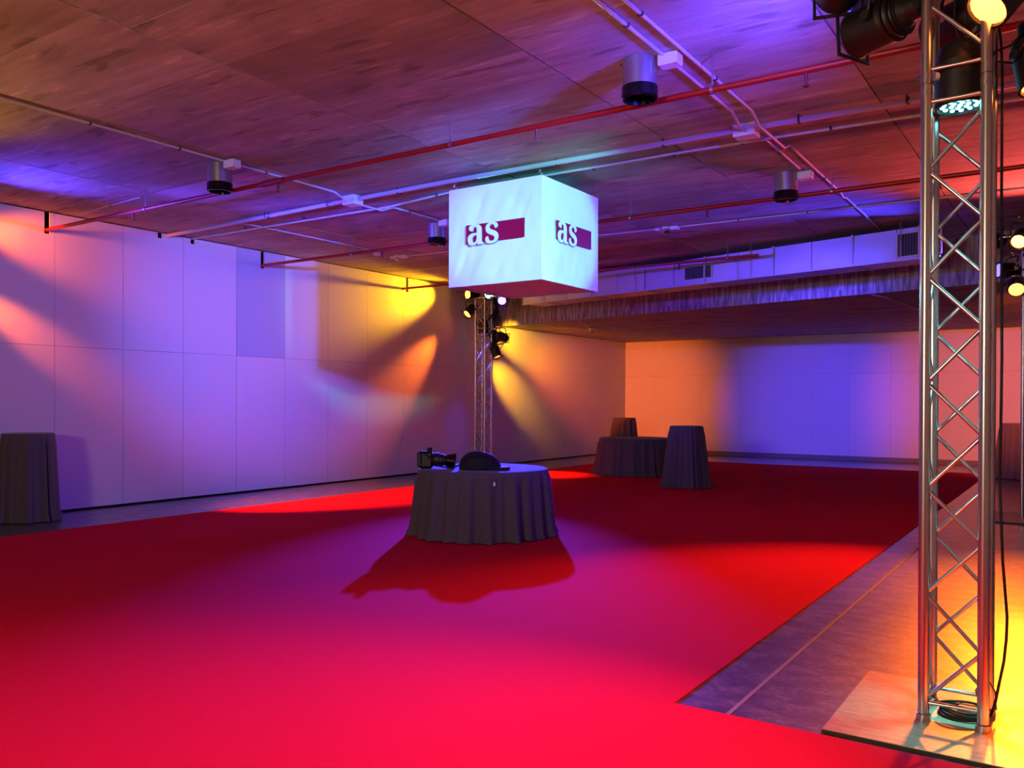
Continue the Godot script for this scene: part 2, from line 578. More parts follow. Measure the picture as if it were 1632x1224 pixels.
func room() -> void:
	var st := mb()
	box(st, Vector3((WALL_X - 0.4 + RIGHT_X) / 2, -0.1, (BACK_Z + FRONT_Z) / 2), Vector3(RIGHT_X - WALL_X + 1.2, 0.2, FRONT_Z - BACK_Z + 0.8), 0.002)
	var fl := struct("floor", st, M.floor)
	var jt := mb()
	box(jt, Vector3(-1.415, 0.0005, -9.0), Vector3(0.022, 0.003, 12.0), 0.0005)
	obj("floor_joint", jt, M.filler, fl)
	# ceiling: a slab with the boards of its formwork showing
	st = mb()
	box(st, Vector3((WALL_X - 0.4 + RIGHT_X) / 2, CEIL + 0.16, (BACK_Z + FRONT_Z) / 2), Vector3(RIGHT_X - WALL_X + 1.2, 0.28, FRONT_Z - BACK_Z + 0.8), 0.002)
	var ce := struct("ceiling", st, M.ceiling0)
	var xs := [WALL_X - 0.14, -9.22, -7.25, -5.26, -3.29, -1.41, 0.56, RIGHT_X]
	rng.seed = 5
	for i in xs.size() - 1:
		var z: float = 4.0
		while z > -16.6:
			var d: float = [1.0, 1.25, 0.75, 1.0][rng.randi() % 4]
			if z > -2.0:
				d = 3.0
			var zz := maxf(z - d, -16.7)
			if zz < -16.3:
				zz = -16.7
			var pm := mb()
			var drop := rng.randf() * 0.004
			box(pm, Vector3((xs[i] + xs[i + 1]) / 2, CEIL + 0.011 - drop, (z + zz) / 2), Vector3(xs[i + 1] - xs[i] - 0.012, 0.022, z - zz - 0.002), 0.002)
			obj("ceiling_panel", pm, M["ceiling%d" % (rng.randi() % 4)], ce)
			z = zz
	for p in [[-4.0, -3.05, 0.22, 2], [-3.74, -2.86, 0.15, 3]]:
		var sp := mb()
		var o := PackedVector2Array()
		for k in 14:
			var a := TAU * k / 14
			var r: float = p[2] * (0.65 + 0.35 * rng.randf())
			o.append(Vector2(cos(a) * r * 1.3, sin(a) * r * 0.45))
		slab(sp, o, 0.003, Transform3D(Basis(Vector3.RIGHT, PI / 2), Vector3(p[0], CEIL - 0.008, p[1])))
		obj("plaster_patch", sp, M.filler, ce)
	# the lowered slab at the back: its concrete face runs askew
	st = mb()
	var o2 := PackedVector2Array([Vector2(WALL_X - 0.15, step_z(WALL_X - 0.15)), Vector2(RIGHT_X, step_z(RIGHT_X)), Vector2(RIGHT_X, BACK_Z - 0.2), Vector2(WALL_X - 0.15, BACK_Z - 0.2)])
	for k in o2.size():
		o2[k].y = -o2[k].y
	slab(st, o2, CEIL - LOW - 0.03, Transform3D(Basis(Vector3.RIGHT, -PI / 2), Vector3(0, CEIL - 0.03, 0)))
	var cl := struct("ceiling_low", st, M.ceiling3)
	st = mb()
	var bl := Vector2(RIGHT_X - WALL_X + 0.1, step_z(RIGHT_X) - step_z(WALL_X - 0.1))
	box(st, Vector3(0, 0, 0), Vector3(bl.length(), CEIL - LOW - 0.01, 0.02), 0.004)
	obj("beam_face", st, M.beam, cl, Transform3D(Basis(Vector3.UP, -atan2(bl.y, bl.x)), Vector3((RIGHT_X + WALL_X) / 2, (CEIL + LOW) / 2 - 0.005, step_z((RIGHT_X + WALL_X) / 2) + 0.008)))
	# left wall: panels on a dark core
	st = mb()
	box(st, Vector3(WALL_X - 0.27, CEIL / 2, (BACK_Z + FRONT_Z) / 2), Vector3(0.24, CEIL + 0.1, FRONT_Z - BACK_Z + 0.4), 0.002)
	var wl := struct("wall_left", st, M.wall_core)
	var zs := [4.0, 2.0, 0.1, -0.9, -1.9, -2.9, -3.9, -4.9]
	for v in [-5.897, -6.856, -7.819, -8.785, -9.773, -10.764, -11.772, -12.78, -13.8, -14.83, -15.87, -16.915, -17.925, -18.997, -20.1, -21.25, BACK_Z]:
		zs.append(v)
	var onto := Transform3D(Basis(Vector3.UP, PI / 2), Vector3(WALL_X, 0, 0))   # (u, v) -> z = -u, y = v, facing +x
	for i in zs.size() - 1:
		var a: float = -zs[i]
		var b: float = -zs[i + 1]
		var gap := 0.0018 + 0.002 * rng.randf()
		var p1 := mb()
		slab(p1, outline_rect(a + gap, 0.028, b - gap, 2.199), 0.025, onto)
		obj("wall_panel", p1, M.wall, wl)
		var top := CEIL - 0.02 if -b > step_z(WALL_X) else (LOW - 0.012)
		if -a < step_z(WALL_X):
			top = LOW - 0.012
		var o := PackedVector2Array([Vector2(a + gap, 2.203), Vector2(b - gap, 2.203), Vector2(b - gap, top)])
		for nz in [5.8, 7.43, 7.98, 9.3, 12.9]:
			if nz > a and nz < b and top > 3.5:
				var deepn := 3.66 if nz in [5.8, 9.3, 12.9] else 3.86
				o.append(Vector2(nz + 0.035, top))
				o.append(Vector2(nz + 0.035, deepn))
				o.append(Vector2(nz - 0.035, deepn))
				o.append(Vector2(nz - 0.035, top))
		o.append(Vector2(a + gap, top))
		var p2 := mb()
		slab(p2, o, 0.025, onto)
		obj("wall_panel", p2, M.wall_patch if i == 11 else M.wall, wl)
	# back wall
	st = mb()
	box(st, Vector3((WALL_X + RIGHT_X) / 2, LOW / 2, BACK_Z - 0.14), Vector3(RIGHT_X - WALL_X + 0.5, LOW + 0.1, 0.2), 0.002)
	var wb := struct("wall_back", st, M.wall_core)
	var bx := [WALL_X, -9.95, -8.896, -7.823, -6.886, -5.911, -4.982, -3.995, -2.98, -1.959, -0.95, 0.06, 1.1, RIGHT_X]
	for i in bx.size() - 1:
		for v in [[0.12, 2.213], [2.217, LOW - 0.006]]:
			var pb := mb()
			slab(pb, outline_rect(bx[i] + 0.0015, v[0], bx[i + 1] - 0.0015, v[1]), 0.03, Transform3D(Basis.IDENTITY, Vector3(0, 0, BACK_Z)))
			obj("wall_panel", pb, M.wall, wb)
	st = mb()
	box(st, Vector3((WALL_X + RIGHT_X) / 2, 0.06, BACK_Z - 0.02), Vector3(RIGHT_X - WALL_X, 0.118, 0.03), 0.003)
	struct("baseboard_back", st, M.filler)
	# the two walls behind and beside the camera
	st = mb()
	box(st, Vector3(RIGHT_X + 0.1, CEIL / 2, (BACK_Z + FRONT_Z) / 2), Vector3(0.2, CEIL + 0.2, FRONT_Z - BACK_Z + 0.6), 0.002)
	struct("wall_right", st, M.wall_plain)
	st = mb()
	box(st, Vector3((WALL_X + RIGHT_X) / 2, CEIL / 2, FRONT_Z + 0.1), Vector3(RIGHT_X - WALL_X + 0.6, CEIL + 0.2, 0.2), 0.002)
	struct("wall_front", st, M.wall_plain)

func carpet() -> void:
	var st := mb()
	var o := PackedVector2Array([Vector2(-9.7, 20.1), Vector2(-9.7, -3.2), Vector2(2.2, -3.2), Vector2(2.2, 3.93), Vector2(-1.68, 3.93), Vector2(-1.68, 20.1)])
	slab(st, o, 0.007, Transform3D(Basis(Vector3.RIGHT, -PI / 2), Vector3(0, 0.008, 0)))
	tag(obj("carpet", st, M.carpet), "wide red carpet laid over the concrete floor of the hall", "carpet")
	for b in [[-0.5, -4.475, 0.97, 1.01, "pale plywood board under the nearest truss tower"], [-0.55, -12.68, 1.04, 1.15, "plywood board under the far truss tower at the right edge"]]:
		st = mb()
		box(st, Vector3(b[0], 0.0095, b[1]), Vector3(b[2], 0.019, b[3]), 0.002)
		var pb: Node = tag(obj("plywood_board", st, M.plywood), b[4], "board", "boards under the truss towers")
		st = mb()
		box(st, Vector3(b[0], 0.009, b[1] + b[3] / 2 + 0.0015), Vector3(b[2], 0.016, 0.003), 0.001)
		obj("edge_band", st, M.plywood_edge, pb)

# ------------------------------------------------------------------ ceiling services
func pipe_run(z: float, label: String, hangers: Array, drops: Array, x1 := RIGHT_X - 0.05, sleeves := []) -> void:
	var y := 3.71
	var t := thing("sprinkler_pipe", label, "pipe", Vector3(WALL_X, 0, z), 0.0, "red sprinkler pipes under the ceiling")
	var st := mb()
	tube(st, [Vector3(-0.06, y, 0), Vector3(x1 - WALL_X, y, 0)], 0.024, 12)
	obj("pipe_length", st, M.red_pipe, t)
	for x in hangers:
		st = mb()
		tube(st, [Vector3(x - WALL_X, CEIL - 0.006, 0), Vector3(x - WALL_X, y + 0.05, 0)], 0.006, 6)
		lathe(st, [Vector2(0.027, -0.012), Vector2(0.032, -0.012), Vector2(0.032, 0.012), Vector2(0.027, 0.012), Vector2(0.027, -0.012)], 14, Transform3D(Basis(Vector3.BACK, PI / 2), Vector3(x - WALL_X, y, 0)))
		box(st, Vector3(x - WALL_X, y + 0.04, 0), Vector3(0.022, 0.03, 0.012), 0.003)
		obj("hanger", st, M.steel, t)
	for x in drops:
		st = mb()
		tube(st, [Vector3(x - WALL_X, y - 0.02, 0), Vector3(x - WALL_X, y - 0.07, 0)], 0.012, 8)
		lathe(st, [Vector2(0.0, -0.11), Vector2(0.022, -0.11), Vector2(0.022, -0.106), Vector2(0.008, -0.1), Vector2(0.006, -0.085), Vector2(0.012, -0.07), Vector2(0, -0.07)], 10, Transform3D(Basis.IDENTITY, Vector3(x - WALL_X, y, 0)))
		obj("sprinkler_head", st, M.brass, t)
	for s in sleeves:
		st = mb()
		tube(st, [Vector3(s - 0.16 - WALL_X, y, 0), Vector3(s + 0.16 - WALL_X, y, 0)], 0.033, 12)
		obj("coupling", st, M.red_joint, t)

func conduit(label: String, path: Array, r: float, clips: Array, along: Vector3, group: String) -> Node3D:
	var o: Vector3 = path[0]
	var t := thing("conduit", label, "conduit", Vector3(o.x, 0, o.z), 0.0, group)
	var st := mb()
	tube(st, path.map(func(p): return p - Vector3(o.x, 0, o.z)), r, 10)
	obj("conduit_tube", st, M.conduit, t)
	for c in clips:
		st = mb()
		var p: Vector3 = c - Vector3(o.x, 0, o.z)
		var side := along.cross(Vector3.UP)
		var b := Basis(side, Vector3.UP, along).orthonormalized()
		box(st, p + Vector3(0, -r - 0.001, 0), Vector3(r * 2.6, 0.004, 0.018), 0.001, b)
		for s in [-1.0, 1.0]:
			box(st, p + side * s * (r + 0.004) + Vector3(0, (CEIL - 0.006 - c.y - r) * 0.5, 0), Vector3(0.004, CEIL - 0.006 - c.y + r, 0.018), 0.001, b)
		obj("clip", st, M.dark_clip, t)
	return t

func downlight(at: Vector3, label: String) -> void:
	var t := thing("downlight", label, "ceiling lamp", at, 0.0, "metal can downlights on the ceiling")
	var st := mb()
	lathe(st, [Vector2(0.0, 0.0), Vector2(0.125, 0.0), Vector2(0.125, -0.2), Vector2(0.118, -0.2), Vector2(0.118, -0.01)].map(func(v): return v), 32, Transform3D(Basis.IDENTITY, Vector3.ZERO))
	obj("can", st, M.can, t)
	st = mb()
	lathe(st, [Vector2(0.118, -0.19), Vector2(0.128, -0.195), Vector2(0.132, -0.275), Vector2(0.122, -0.285), Vector2(0.11, -0.285), Vector2(0.1, -0.2), Vector2(0.06, -0.14), Vector2(0.0, -0.13)], 32, Transform3D(Basis.IDENTITY, Vector3.ZERO))
	var ring := obj("rim_reflection_ring", st, M.black_gloss, t)  # dark floor reflection on the can built as black ring, plus the inner rim
	st = mb()
	lathe(st, [Vector2(0.0, -0.232), Vector2(0.102, -0.23), Vector2(0.102, -0.226), Vector2(0.0, -0.226)], 32)
	obj("glass", st, M.glass_dark, ring)
	st = mb()
	box(st, Vector3(0, -0.004, 0), Vector3(0.3, 0.012, 0.05), 0.002)
	obj("mount", st, M.steel, t)

func junction(at: Vector3, size: Vector3, label: String) -> void:
	var t := thing("junction_box", label, "junction box", at, 0.0, "white junction boxes on the ceiling")
	var st := mb()
	box(st, Vector3(0, -size.y / 2, 0), size, 0.006)
	obj("box_body", st, M.plastic, t)
	st = mb()
	box(st, Vector3(0, -size.y - 0.004, 0), Vector3(size.x * 0.96, 0.01, size.z * 0.96), 0.003)
	var lid := obj("lid", st, M.plastic, t)
	st = mb()
	for s in [Vector2(-1, -1), Vector2(1, -1), Vector2(1, 1), Vector2(-1, 1)]:
		lathe(st, [Vector2(0.0, -0.003), Vector2(0.005, -0.002), Vector2(0.005, 0.0), Vector2(0.0, 0.0)], 8, Transform3D(Basis.IDENTITY, Vector3(s.x * size.x * 0.38, -size.y - 0.009, s.y * size.z * 0.38)))
	obj("screw", st, M.steel, lid)

func detector(at: Vector3, label: String, with_box := true) -> void:
	var t := thing("smoke_detector", label, "smoke detector", at, 0.0, "smoke detectors on the ceilings")
	var st := mb()
	lathe(st, [Vector2(0, 0), Vector2(0.07, 0), Vector2(0.07, -0.025), Vector2(0.06, -0.035), Vector2(0.0, -0.035)], 20)
	obj("base", st, M.plastic, t)
	st = mb()
	lathe(st, [Vector2(0.0, -0.035), Vector2(0.05, -0.035), Vector2(0.055, -0.05), Vector2(0.045, -0.07), Vector2(0.025, -0.08), Vector2(0, -0.083)], 20, Transform3D.IDENTITY, true)
	obj("sensor_dome", st, M.chrome, t)
	if with_box:
		st = mb()
		box(st, Vector3(0.13, -0.025, 0.0), Vector3(0.11, 0.05, 0.09), 0.005)
		box(st, Vector3(-0.12, -0.02, 0.0), Vector3(0.08, 0.04, 0.07), 0.005)
		obj("terminal_box", st, M.plastic, t)

func services() -> void:
	pipe_run(-5.8, "red sprinkler pipe nearest the camera, crossing above the white cube's front", [-9.062, -4.569, -2.212, 0.2], [-9.3, -6.78, -3.689, -1.56], RIGHT_X - 0.05, [-6.85])
	pipe_run(-9.3, "second red sprinkler pipe, passing behind the white cube", [-9.212, -7.1, -4.566, -2.229], [-8.6, -3.6, -1.2])
	pipe_run(-12.75, "farthest red sprinkler pipe, close in front of the metal duct", [-9.3, -6.9, -4.6], [-8.0, -5.4], -4.12)
	# conduits along the hall
	var y := 3.945
	var c1 := []
	for z in [3.6, -4.5, -7.0]:
		c1.append(Vector3(-2.49, y, z))
	c1.append_array([Vector3(-2.5, 3.88, -7.2), Vector3(-2.5, 3.88, -7.6), Vector3(-2.49, y, -7.8), Vector3(-2.51, y, -9.1)])
	conduit("pale conduit along the ceiling ending at the far right downlight", c1, 0.013, [Vector3(-2.49, y, -2.6), Vector3(-2.49, y, -5.0), Vector3(-2.49, y, -6.45), Vector3(-2.51, y, -8.4)], Vector3(0, 0, -1), "pale conduits along the hall")
	var c2 := []
	for z in [3.6, -5.0, -7.05]:
		c2.append(Vector3(-2.343, y, z))
	c2.append_array([Vector3(-2.345, 3.87, -7.25), Vector3(-2.36, 3.88, -8.05), Vector3(-2.36, y, -8.2), Vector3(-2.395, y, -10.4), Vector3(-2.4, 3.92, -10.55), Vector3(-2.4, y, -10.7), Vector3(-2.43, y, -12.9)])
	conduit("pale conduit along the ceiling reaching the metal duct beside the large grille", c2, 0.013, [Vector3(-2.343, y, -4.9), Vector3(-2.343, y, -6.2), Vector3(-2.38, y, -9.6)], Vector3(0, 0, -1), "pale conduits along the hall")
	var c3 := []
	for z in [3.6, -3.4, -5.2, -7.1]:
		c3.append(Vector3(-7.33, y, z))
	c3.append_array([Vector3(-7.32, 3.87, -7.3), Vector3(-7.31, 3.87, -7.9), Vector3(-7.3, y, -8.1), Vector3(-7.3, y, -9.05)])
	conduit("pale conduit on the left half of the ceiling linking two downlights", c3, 0.012, [Vector3(-7.33, y, -4.15), Vector3(-7.33, y, -5.05), Vector3(-7.33, y, -6.1), Vector3(-7.3, y, -8.4)], Vector3(0, 0, -1), "pale conduits along the hall")
	conduit("thin conduit near the left wall running toward the small detector boxes", [Vector3(-9.7, y, -7.55), Vector3(-9.68, y, -8.2), Vector3(-9.66, y, -10.3)], 0.011, [Vector3(-9.68, y, -9.2)], Vector3(0, 0, -1), "pale conduits along the hall")
	# across the hall
	var g1 := [Vector3(WALL_X - 0.05, 3.915, -7.55), Vector3(-8.3, 3.915, -7.45), Vector3(-5.7, 3.915, -7.38), Vector3(-2.3, 3.915, -7.42), Vector3(-1.0, 3.915, -7.48), Vector3(RIGHT_X - 0.05, 3.915, -7.52)]
	var k1 := []
	for x in [-8.9, -7.75, -6.6, -5.5, -4.46, -3.3, -2.05, -1.2]:
		k1.append(Vector3(x, 3.915, -7.42))
	conduit("thick pale conduit crossing the ceiling just above the white cube", g1, 0.026, k1, Vector3.RIGHT, "pale conduits across the hall")
	var g2 := [Vector3(WALL_X - 0.05, 3.94, -7.98), Vector3(-8.1, 3.94, -8.02), Vector3(-7.3, 3.94, -8.03), Vector3(-6.7, 3.94, -7.93), Vector3(-6.05, 3.94, -7.84), Vector3(-3.4, 3.94, -7.84), Vector3(-2.37, 3.94, -7.88), Vector3(-1.13, 3.94, -7.95), Vector3(RIGHT_X - 0.05, 3.94, -7.98)]
	var k2 := []
	for x in [-9.9, -8.7, -7.6, -6.4, -4.3, -3.4, -2.7, -1.9, -1.1]:
		k2.append(Vector3(x, 3.94, -7.88))
	conduit("slimmer wavy conduit crossing the ceiling behind the thick conduit", g2, 0.014, k2, Vector3.RIGHT, "pale conduits across the hall")
	conduit("thin conduit crossing the ceiling to the detector right of the cube", [Vector3(-9.7, y, -10.95), Vector3(-4.9, y, -11.2), Vector3(-1.2, y, -11.32), Vector3(RIGHT_X - 0.05, y, -11.4)], 0.012, [Vector3(-3.9, y, -11.22), Vector3(-3.0, y, -11.26), Vector3(-7.0, y, -11.08)], Vector3.RIGHT, "pale conduits across the hall")
	conduit("short thin conduit at the ceiling above the left wall pipe end", [Vector3(-10.89, y, -6.09), Vector3(-9.5, y, -6.01)], 0.007, [Vector3(-10.2, y, -6.05)], Vector3.RIGHT, "pale conduits across the hall")
	# the conduit that comes down the beam to the low ceiling
	var lx := -2.85
	conduit("thin conduit bending down the concrete beam to the low ceiling", [Vector3(lx, 3.5, step_z(lx) + 0.012), Vector3(lx, 3.25, step_z(lx) + 0.012), Vector3(lx, 3.207, step_z(lx) - 0.05), Vector3(lx + 0.1, 3.205, step_z(lx) - 0.4), Vector3(-2.53, 3.205, -17.95)], 0.009, [], Vector3(0, 0, -1), "pale conduits along the hall")
	conduit("thin conduit on the beam's left part near the cube's corner", [Vector3(-9.0, 3.62, step_z(-9.0) + 0.012), Vector3(-9.0, 3.25, step_z(-9.0) + 0.012), Vector3(-8.98, 3.207, step_z(-9.0) - 0.05), Vector3(-9.75, 3.205, -17.8)], 0.009, [], Vector3(0, 0, -1), "pale conduits along the hall")
	for d in [[-7.52, -5.66, "metal can downlight on the left of the ceiling, beside the nearest red pipe"], [-2.68, -5.6, "large metal can downlight nearest the camera, at top centre"], [-7.52, -9.25, "metal can downlight left of the white cube, touching the second red pipe"], [-2.7, -9.27, "metal can downlight at the right of the cube, above the second red pipe"]]:
		downlight(Vector3(d[0], CEIL - 0.005, d[1]), d[2])
	var bs := Vector3(0.15, 0.075, 0.11)
	junction(Vector3(-7.27, CEIL - 0.005, -5.62), bs, "white junction box beside the left downlight")
	junction(Vector3(-2.455, CEIL - 0.005, -5.62), bs, "white junction box beside the nearest downlight, top centre")
	junction(Vector3(-7.25, CEIL - 0.005, -9.08), bs, "white junction box beside the downlight left of the cube")
	junction(Vector3(-2.5, CEIL - 0.005, -9.29), bs, "white junction box beside the downlight right of the cube")
	junction(Vector3(-7.34, CEIL - 0.005, -7.42), Vector3(0.2, 0.1, 0.16), "white junction box on the thick conduit, left of the cube")
	junction(Vector3(-2.52, CEIL - 0.005, -7.44), Vector3(0.2, 0.1, 0.16), "white junction box on the thick conduit, right of the cube")
	junction(Vector3(-9.72, CEIL - 0.005, -10.38), Vector3(0.09, 0.06, 0.09), "small white junction box close to the left wall")
	detector(Vector3(-4.93, CEIL - 0.005, -11.18), "smoke detector on the ceiling right of the cube")
	detector(Vector3(-9.72, CEIL - 0.005, -10.9), "smoke detector on the ceiling left of the cube")
	detector(Vector3(-9.78, LOW - 0.002, -17.85), "smoke detector under the low ceiling, left part", false)
	detector(Vector3(-2.53, LOW - 0.002, -17.97), "smoke detector under the low ceiling, right part", false)

func duct() -> void:
	# the run follows duct_z(x); built section by section in the duct's own frame
	var x0 := -9.4
	var t := thing("air_duct", "galvanised metal air duct slung in front of the concrete beam", "duct", Vector3(x0, 0, duct_z(x0)))
	t.rotation.y = -atan(0.235)
	var run := Vector2(-1.6 - x0, duct_z(-1.6) - duct_z(x0)).length()
	var lo := 3.435
	var hi := 3.85
	var deep := 0.62
	var u := 0.0
	rng.seed = 9
	var cuts := []
	while u < run - 0.3:
		var w: float = 0.62 if u < 7.4 else [0.42, 0.3, 0.5][rng.randi() % 3]
		w = minf(w, run - u)
		var st := mb()
		box(st, Vector3(u + w / 2, (lo + hi) / 2, -deep / 2 - 0.009 * rng.randf()), Vector3(w - 0.007, hi - lo, deep), 0.003)
		# shallow cross-break over the face
		tri(st, Vector3(u + 0.03, lo + 0.03, 0.0005), Vector3(u + w - 0.03, lo + 0.03, 0.0005), Vector3(u + w / 2, (lo + hi) / 2, 0.004))
		tri(st, Vector3(u + w - 0.03, lo + 0.03, 0.0005), Vector3(u + w - 0.03, hi - 0.03, 0.0005), Vector3(u + w / 2, (lo + hi) / 2, 0.004))
		tri(st, Vector3(u + w - 0.03, hi - 0.03, 0.0005), Vector3(u + 0.03, hi - 0.03, 0.0005), Vector3(u + w / 2, (lo + hi) / 2, 0.004))
		tri(st, Vector3(u + 0.03, hi - 0.03, 0.0005), Vector3(u + 0.03, lo + 0.03, 0.0005), Vector3(u + w / 2, (lo + hi) / 2, 0.004))
		obj("duct_section", st, M.duct, t)
		u += w
		cuts.append(u)
	for i in cuts.size():
		if i % 2 == 0:
			var st := mb()
			box(st, Vector3(cuts[i], (lo + hi) / 2, -deep / 2), Vector3(0.026, hi - lo + 0.03, deep + 0.05), 0.003)
			obj("flange", st, M.duct, t)
	var rail := mb()
	box(rail, Vector3(run / 2, lo - 0.012, 0.01), Vector3(run, 0.022, 0.035), 0.003)
	obj("bottom_rail", rail, M.duct, t)
	for k in 4:
		var st := mb()
		tube(st, [Vector3(0.6 + k * 2.3, CEIL - 0.005, 0.022), Vector3(0.6 + k * 2.3, lo - 0.02, 0.022)], 0.006, 6)
		obj("hanger_rod", st, M.steel, t)
	for g in [[-5.55, -5.05, 3.515, 3.715], [-2.14, -1.6, 3.475, 3.775]]:
		var c := Vector2((g[0] + g[1]) / 2 - x0, 0)
		var s := cos(atan(0.235))
		var ua: float = (g[0] - x0) / s
		var ub: float = (g[1] - x0) / s
		var st := mb()
		var fr := 0.02
		box(st, Vector3((ua + ub) / 2, g[3] + fr / 2, 0.01), Vector3(ub - ua + 2 * fr, fr, 0.02), 0.002)
		box(st, Vector3((ua + ub) / 2, g[2] - fr / 2, 0.01), Vector3(ub - ua + 2 * fr, fr, 0.02), 0.002)
		box(st, Vector3(ua - fr / 2, (g[2] + g[3]) / 2, 0.01), Vector3(fr, g[3] - g[2], 0.02), 0.002)
		box(st, Vector3(ub + fr / 2, (g[2] + g[3]) / 2, 0.01), Vector3(fr, g[3] - g[2], 0.02), 0.002)
		var f := obj("grille_frame", st, M.conduit, t)
		st = mb()
		box(st, Vector3((ua + ub) / 2, (g[2] + g[3]) / 2, 0.004), Vector3(ub - ua, g[3] - g[2], 0.008), 0.001)
		obj("grille_back", st, M.duct_dark, f)
		var n := int((ub - ua) / 0.035)
		for k in n:
			st = mb()
			box(st, Vector3(ua + (k + 0.5) * (ub - ua) / n, (g[2] + g[3]) / 2, 0.012), Vector3(0.003, g[3] - g[2], 0.014), 0.0008, Basis(Vector3.UP, 0.5))
			obj("vane", st, M.duct, f)

# ------------------------------------------------------------------ the hanging cube
func cube() -> void:
	var t := thing("fabric_cube", "glowing white fabric cube with red lettered rectangles hanging from the ceiling", "hanging cube", Vector3(-5.2, 2.735, -7.94))
	var hw := 0.6
	var h := 1.062
	var g := noise(77, 1.0, 3)
	for f in 4:
		var turn := Basis(Vector3.UP, f * PI / 2)
		var st := mb()
		st.set_smooth_group(1)
		var n := 36
		var pt := func(i: int, j: int) -> Vector3:
			var u := float(i) / n
			var v := float(j) / n
			var edge := sin(PI * clampf(u, 0, 1)) * sin(PI * clampf(v, 0, 1))
			var w := g.get_noise_3d(u * 2.2 + f * 5.0, v * 1.6, 0.0) * 0.014
			# creases that run down from the corners
			var dgl := u * 0.8 + (1.0 - v) * 0.25
			w += g.get_noise_2d(dgl * 9.0 + f * 11.0, v * 0.8) * 0.012 * (1.0 - u) * (1.0 - v * 0.4)
			w += g.get_noise_2d((u - v * 0.4) * 8.0 + f * 3.0, 4.0) * 0.008 * smoothstep(0.5, 1.0, u) * (1.0 - v)
			var e := minf(minf(u, 1.0 - u), minf(v, 1.0 - v))
			return turn * Vector3((u - 0.5) * 2.0 * hw, v * h, hw + w * smoothstep(0.0, 0.12, e) + 0.0 * edge)
		for i in n:
			for j in n:
				quad(st, pt.call(i, j), pt.call(i + 1, j), pt.call(i + 1, j + 1), pt.call(i, j + 1))
		# hem turned in along the lower and upper edge
		st.set_smooth_group(-1)
		for v in [0.0, h]:
			quad(st, turn * Vector3(-hw, v, hw - 0.05), turn * Vector3(hw, v, hw - 0.05), turn * Vector3(hw, v, hw), turn * Vector3(-hw, v, hw))
		var side := obj("side_panel", st, M.vinyl, t)
		# the red rectangle with its two letters
		var lg := mb()
		box(lg, Vector3(0.029, 0.548, hw + 0.019), Vector3(0.75, 0.2, 0.004), 0.001)
		var plate := obj("logo_plate", lg, M.logo_red, side, Transform3D(turn, Vector3.ZERO))
		for shade in 2:
			var tm := TextMesh.new()
			tm.text = "as"
			var sf := SystemFont.new()
			sf.font_names = PackedStringArray(["Droid Serif"])
			sf.font_weight = 700
			tm.font = sf
			tm.font_size = 96
			tm.pixel_size = 0.004
			tm.depth = 0.003
			tm.curve_step = 0.6
			var bb := tm.get_aabb()
			var sc := Vector3(0.4 / bb.size.x, 0.222 / bb.size.y, 1.0)
			var c := bb.get_center()
			var at := Vector3(-0.125 + (0.006 if shade == 0 else 0.0), 0.537 - (0.008 if shade == 0 else 0.0), hw + (0.0225 if shade == 0 else 0.0245))
			put("letter_shade" if shade == 0 else "lettering", tm, M.logo_shade if shade == 0 else M.vinyl, side, Transform3D(turn, Vector3.ZERO) * Transform3D(Basis.from_scale(sc), at - Vector3(c.x * sc.x, c.y * sc.y, 0)))
	for v in [[0.012, "bottom_panel"], [h - 0.012, "top_panel"]]:
		var st := mb()
		box(st, Vector3(0, v[0], 0), Vector3(2 * hw - 0.01, 0.006, 2 * hw - 0.01), 0.001)
		obj(v[1], st, M.vinyl, t)
	for s in [Vector2(-1, 1), Vector2(1, 1), Vector2(1, -1), Vector2(-1, -1)]:
		var p := Vector3(s.x * (hw - 0.045), h, s.y * (hw - 0.045))
		var st := mb()
		var ring := []
		for k in 13:
			var a := TAU * k / 12
			ring.append(p + Vector3(cos(a) * 0.016, 0.035 + sin(a) * 0.036, 0))
		tube(st, ring, 0.004, 6, false)
		obj("carabiner", st, M.chrome, t)
		st = mb()
		tube(st, [p + Vector3(0, 0.07, 0), p + Vector3(0, CEIL - 2.735 - h - 0.006, 0)], 0.003, 6)
		obj("wire", st, M.steel, t)

